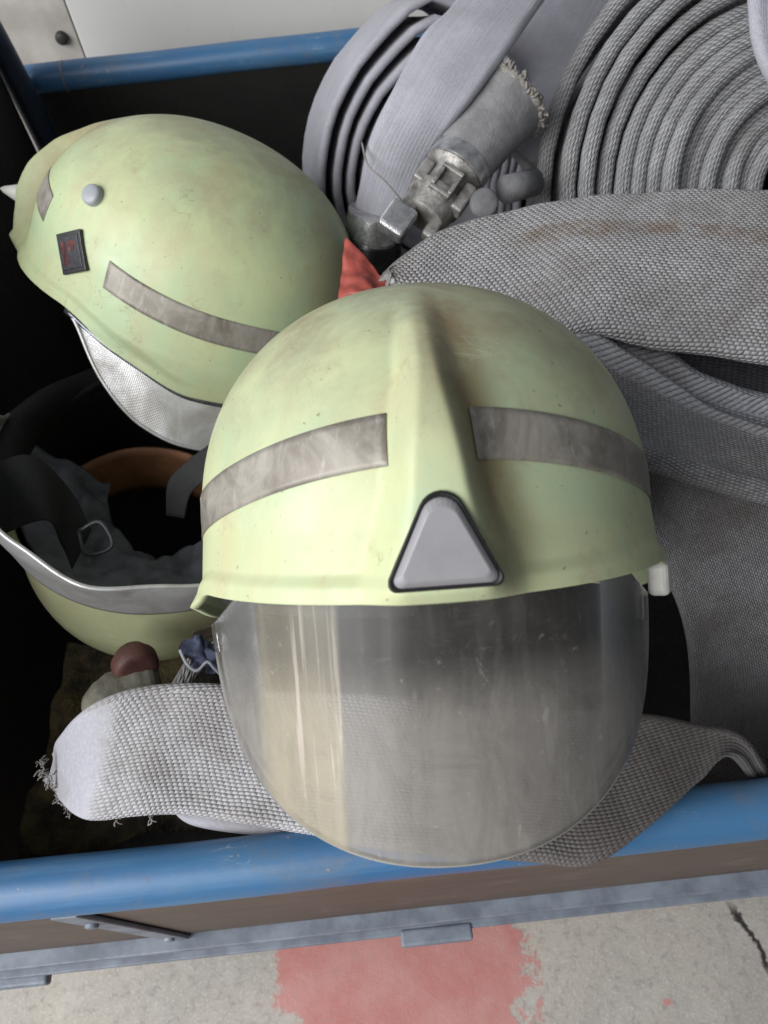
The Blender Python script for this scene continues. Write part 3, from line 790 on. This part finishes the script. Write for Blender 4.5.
hF = hose('fire_hose', stn([((600, -150, .92), (660, -90, .92)), ((530, -110, .76), (620, -90, .76)), ((490, -60, .70), (580, -50, .70)), ((452, -2, .68), (536, 6, .68)), ((422, 30, .672), (512, 42, .67)), ((393, 86, .675), (468, 104, .672)), ((369, 140, .695), (428, 160, .705)), ((356, 190, .725), (408, 200, .72)), ((349, 222, .735), (400, 228, .73))]),
     .010, M['hose_rib'], per=12, wr=.002, seed=4.4, sag=.008)
tag(hF, 'lavender grey hose with fine ribs running diagonally down to a dark coupling', 'hose')
pf = at(375, 216, .735); axf = at(368, 262, .765) - pf
cpF = lathe('coupling', [(-.004, .020), (-.004, .0262), (.006, .0268), (.018, .0268), (.019, .0250), (.022, .0250)], pf, axf, M['alu_bright'], hF)
lathe('coupling_ring', [(.022, .024), (.022, .0300), (.030, .0315), (.044, .0315), (.050, .028), (.066, .026), (.068, .020)], pf, axf, M['black_metal'], cpF)
wr_ = MB(); wr_.tube(catmull([at(362, 143, .700), at(368, 165, .694), at(384, 180, .692), at(398, 196, .70), at(405, 205, .712)], 6), .0009, 6); wr_.build('binding_wire', M['fray'], hF, smooth=True)

hG = hose('fire_hose', stn([((555, -40, .88), (700, -40, .88)), ((526, 0, .86), (676, 6, .86)), ((508, 38, .84), (645, 60, .84)), ((494, 72, .81), (596, 120, .81)), ((490, 100, .79), (560, 150, .79)), ((478, 125, .775), (536, 170, .775))]),
     .014, M['hose_rib'], per=10, wr=.002, seed=6.6, sag=.006)
tag(hG, 'grey ribbed hose ending in a frayed sleeve and cast metal coupling', 'hose')
g0 = at(504, 101, .715); g1 = at(430, 207, .700); ag = (g1 - g0).normalized()
sl = lathe('sleeve', [(0, .028), (0, .0395), (.012, .0378), (.040, .0330), (.070, .0295), (.078, .0290)], g0, ag, M['canvas'], hG)
uvl = None
b_ = ag.orthogonal().normalized(); c_ = ag.cross(b_)
threads('frayed_threads', [(g0 + (b_ * math.cos(w / 34 * 2 * math.pi) + c_ * math.sin(w / 34 * 2 * math.pi)) * .0390 + ag * random.uniform(-.003, .004), (b_ * math.cos(w / 34 * 2 * math.pi) + c_ * math.sin(w / 34 * 2 * math.pi)) * .4 - ag * .6) for w in range(34)] * 2, M['fray'], sl, .0011, .006, 4)
cpG = lathe('coupling', [(.070, .022), (.070, .0275), (.073, .0285), (.088, .0287), (.092, .0250), (.098, .0225), (.112, .0225), (.113, .0255), (.121, .0262), (.125, .0235), (.138, .0220), (.142, .017)], g0, ag, M['alu'], hG)
lathe('ferrule', [(.072, .0280), (.0725, .0298), (.086, .0299), (.0865, .0275)], g0, ag, M['alu_bright'], cpG)
side = (at(400, 175, .70) - at(430, 207, .70)); side = (side - ag * side.dot(ag)).normalized(); nn_ = ag.cross(side)
if nn_.dot(CAM - g1) < 0: nn_ = -nn_
Mg = Matrix((ag, side, nn_)).transposed().to_4x4(); Mg.translation = g0
for lo, hi in (((.096, -.028, .004), (.124, -.017, .020)), ((.098, .015, .004), (.120, .0255, .020))):
    MB().box(lo, hi, Mg).build('lug', M['alu'], cpG, bevel=.0022)
fm = MB()
for lo, hi in (((.097, -.013, .020), (.101, .008, .0285)), ((.120, -.013, .020), (.124, .008, .0285)), ((.101, -.013, .020), (.120, -.009, .0283)), ((.101, .004, .020), (.120, .008, .0283))): fm.box(lo, hi, Mg)
fm.build('window_frame', M['alu'], cpG, bevel=.0012)
ck = MB().box((.112, .006, .004), (.158, .022, .017), Mg).build('claw', M['alu'], cpG, bevel=.003)
MB().box((.148, .001, .006), (.176, .027, .025), Mg).build('claw_tip', M['alu_bright'], ck, bevel=.0035)
MB().box((.120, -.020, -.002), (.156, -.008, .012), Mg).build('claw', M['alu'], cpG, bevel=.003)
tr_ = MB(); tr_.tube([g0 + (b_ * math.cos(w / 60 * 2 * math.pi) + c_ * math.sin(w / 60 * 2 * math.pi)) * (.0385 + random.uniform(-.0012, .0012)) + ag * random.uniform(-.002, .002) for w in range(61)], [random.uniform(.0024, .0044) for _ in range(61)], 8)
tr_.build('torn_rim', M['fray2'], sl, smooth=True)
disc('cap', at(484, 203, .672), (CAM - at(484, 203, .672)), .0125, .006, M['stub'], cpG, dome=.8)
sb = MB(); sb.tube([at(505, 190, .70), at(535, 182, .715)], .0125, 18); sb.build('stub', M['stub'], cpG, smooth=True)

hH = hose('fire_hose', stn([((746, -50, .60), (840, -50, .60)), ((748, 0, .595), (840, 0, .595)), ((752, 40, .592), (838, 40, .592)), ((764, 74, .592), (836, 80, .592)), ((786, 104, .594), (834, 112, .594))]), .012, M['hose_plain'], per=10, wr=.001, seed=3.9)
tag(hH, 'smooth pale grey rounded hose end at the top right corner', 'hose')

# ------------------------------------------------------------------ small things between the helmets and hoses
def folds(name, rows, th, mat, label, cat, wr=.006, wf=24, seed=0):
    o = hose(name, stn(rows), th, mat, per=12, wr=wr, wf=wf, seed=seed, flat=24, edge=0); tag(o, label, cat); return o
folds('red_cloth', [((346, 238, .66), (338, 300, .64)), ((360, 252, .655), (354, 300, .635)), ((378, 268, .65), (372, 300, .63)), ((392, 284, .645), (390, 310, .63))], .004, M['red_hose'],
      'faded red cloth peeping out between the two standing helmets', 'cloth', .010, 30, 2)
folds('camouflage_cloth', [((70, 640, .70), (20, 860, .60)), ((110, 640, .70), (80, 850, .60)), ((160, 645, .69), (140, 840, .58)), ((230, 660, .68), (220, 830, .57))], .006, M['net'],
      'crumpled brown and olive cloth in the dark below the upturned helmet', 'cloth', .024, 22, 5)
kb = MB(); kb.tube(catmull([at(88, 722, .545), at(104, 702, .550), at(124, 688, .558), at(146, 680, .566), at(160, 676, .570)], 6), [.004, .007, .010, .012, .0135, .014, .0145, .0155, .0150, .0155, .016, .0150, .0155, .0152, .0155, .016, .0155, .015, .0155, .015, .0145, .014, .012, .009, .005], 20)
hK = kb.build('rolled_cloth', M['green_grey'], None, smooth=True); tag(hK, 'dirty green grey rolled cloth under the upturned helmet', 'cloth')
pc = at(138, 672, .552); lc = lathe('screw_cap', [(0, .010), (0, .013), (.002, .0155), (.006, .0165), (.012, .0165), (.014, .014), (.020, .012)], pc, at(130, 650, .57) - pc, M['red_cap'], None); tag(lc, 'dull red round cap below the upturned helmet', 'cap')
rp = MB(); rows = [((164, 700, .55), (180, 708, .55)), ((176, 676, .553), (192, 686, .553)), ((190, 655, .56), (208, 668, .56)), ((215, 640, .57), (230, 655, .57))]
hR = hose('rope', stn(rows), .012, M['rope'], per=8, wr=.0005, flat=3, edge=0); tag(hR, 'thick grey rope end beside the front helmet, above the pale hose', 'rope')
o = folds('crumpled_cloth', [((190, 640, .545), (196, 668, .54)), ((200, 634, .54), (206, 664, .535)), ((210, 640, .545), (214, 672, .535)), ((226, 640, .55), (230, 670, .54))], .003, M['navy'],
      'crumpled navy cloth tucked under the left brim of the front helmet', 'cloth', .016, 60, 7)
tb = MB(); tb.tube(catmull([at(180, 650, .535), at(187, 664, .532), at(197, 671, .53), at(207, 662, .53), at(214, 668, .53), at(222, 676, .53)], 6), .0012, 7); tb.build('piping', M['pale_trim'], o, smooth=True)

# ------------------------------------------------------------------ the cart
cart = empty('hose_cart', (-.0, .54, .40))
tag(cart, 'blue metal and brown plywood cart full of hoses and helmets', 'cart')
def cpart(o): o.matrix_parent_inverse = cart.matrix_world.inverted(); return o
bpy.context.view_layer.update()
def P(mb, name, mat, bevel=0, smooth=False, parent=cart):
    o = mb.build(name, mat, None, smooth=smooth, bevel=bevel); o.parent = parent
    o.matrix_parent_inverse = Matrix.Translation((.0, -.54, -.40)) if parent is cart else Matrix.Identity(4); return o
XL, XR_ = -.392, 1.05; YF, YB = .0785, 1.02; ZR = .748
def railpts(y, x0, x1, n=60): return [V((lerp(x0, x1, k / n), y + .0012 * noise.noise(V((k * .23, y, 0))), ZR + .0012 * noise.noise(V((k * .2, 3, y))))) for k in range(n + 1)]
P(MB().tube(railpts(YF, XL - .3, XR_), .0172, 28), 'front_rail', M['blue'], smooth=True)
P(MB().tube(railpts(YB, XL, XR_), .0172, 24), 'back_rail', M['blue'], smooth=True)
P(MB().box((XL - .30, .066, .525), (XR_, .078, .738)), 'front_panel', M['board'])
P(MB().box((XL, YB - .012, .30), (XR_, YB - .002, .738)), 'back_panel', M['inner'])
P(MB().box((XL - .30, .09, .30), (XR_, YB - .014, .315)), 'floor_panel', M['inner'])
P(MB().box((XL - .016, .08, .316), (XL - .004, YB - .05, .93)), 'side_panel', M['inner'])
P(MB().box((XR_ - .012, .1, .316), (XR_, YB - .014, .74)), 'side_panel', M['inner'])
P(MB().tube(catmull([V((XL + .012, YB - .035, .34)), V((XL + .010, YB - .035, .6)), V((XL + .006, YB - .035, .76)), V((XL - .004, YB - .035, .86)), V((XL - .03, YB - .035, .95))], 8), .0155, 18), 'corner_post', M['dark_blue'], smooth=True)
P(MB().tube([V((XL + .052, YB, ZR)), V((XL + .055, YB, ZR))], .0177, 24), 'rail_joint', M['blue_grey'], smooth=True)
# lower frame: two folded lips under the plywood
P(MB().box((XL - .3, .0535, .515), (XR_, .0775, .522)), 'lower_rail', M['blue_grey'], .0015)
P(MB().box((XL - .3, .0490, .489), (XR_, .062, .494)), 'lower_lip', M['blue_grey'], .0015)
P(MB().box((XL - .3, .062, .480), (XR_, .068, .514)), 'lower_web', M['blue_grey'])
lk = P(MB().box((-.026, .040, .480), (.036, .0535, .496)), 'latch', M['blue_grey'], .0025)
P(MB().box((-.40, .042, .476), (-.335, .0535, .488)), 'corner_bracket', M['blue_grey'], .003)
sx0, sx1 = V((-.226, .066, .738)), V((-.214, .066, .484))
stp = MB(); ang = math.atan2(sx1.x - sx0.x, sx0.z - sx1.z)
Ms = Matrix.Translation((-.214, .0, .611)) @ Matrix.Rotation(-ang, 4, 'Y')
stp.box((-.0085, .0618, -.088), (.0085, .0655, .126), Ms)
strap = P(stp, 'strap', M['blue_grey'], .0012)
for zz in (.085, -.062):
    d = disc('bolt', Ms @ V((0, .0618, zz)), V((0, -1, 0)), .0045, .0026, M['blue_grey'], None, 12); d.parent = strap
    d.matrix_parent_inverse = strap.matrix_world.inverted() if False else Matrix.Translation((.0, -.54, -.40)) @ Matrix.Identity(4)
    d.matrix_parent_inverse = Matrix.Identity(4)

# ------------------------------------------------------------------ the place
fl = MB(); fl.v = [V((-6, -6, 0)), V((6, -6, 0)), V((6, 4, 0)), V((-6, 4, 0))]; fl.f = [[0, 1, 2, 3]]
tag(fl.build('floor', M['concrete']), kind='structure')
wall = empty('cabinet_wall', (0, 1.16, 0)); tag(wall, 'pale vertical panel wall with bolted steel plate behind the cart', 'wall')
def W_(mb, name, mat, bevel=0):
    o = mb.build(name, mat, None, bevel=bevel); o.parent = wall; o.matrix_parent_inverse = Matrix.Translation((0, -1.16, 0)); return o
W_(MB().box((-.345, 1.152, .05), (2.2, 1.17, 1.35)), 'white_panel', M['wall_white'], .002)
sp_ = W_(MB().box((-2.2, 1.156, .05), (-.3485, 1.17, 1.35)), 'steel_plate', M['steel'])
pbt = at(62, 37, 1.0); kk = (1.156 - CAM.y) / (pbt.y - CAM.y); pbt = CAM + (pbt - CAM) * kk
d = disc('bolt', pbt, V((0, -1, 0)), .0085, .008, M['rubber'], None, 20); d.parent = sp_
# ------------------------------------------------------------------ light: a wide open doorway to the front left, plus an added fill
w = bpy.data.worlds.new('World'); S.world = w; w.use_nodes = True
w.node_tree.nodes['Background'].inputs[0].default_value = (.84, .91, 1.0, 1)
w.node_tree.nodes['Background'].inputs[1].default_value = .16
def area(name, loc, tgt, sx, sy, e, col):
    l = bpy.data.lights.new(name, 'AREA'); l.shape = 'RECTANGLE'; l.size = sx; l.size_y = sy; l.energy = e; l.color = col
    o = bpy.data.objects.new(name, l); COL.objects.link(o); o.location = loc
    o.rotation_euler = (V(tgt) - V(loc)).to_track_quat('-Z', 'Y').to_euler(); return o
area('door_light', (-1.25, -.62, 1.95), (-.05, .35, .8), 1.9, 1.5, 50, (1.0, .98, .955))
area('fill_light', (-2.3, -.5, 2.4), (-.1, .4, .7), 2.4, 2.0, 56, (.92, .96, 1.0))  # soft fill lamp added, unseen, from the upper front left
S.render.engine = 'CYCLES'
S.cycles.max_bounces = 8; S.cycles.transparent_max_bounces = 12; S.cycles.caustics_reflective = False; S.cycles.caustics_refractive = False
S.cycles.use_denoising = True
S.view_settings.view_transform = 'Standard'; S.view_settings.look = 'None'; S.view_settings.exposure = 0; S.view_settings.gamma = 1
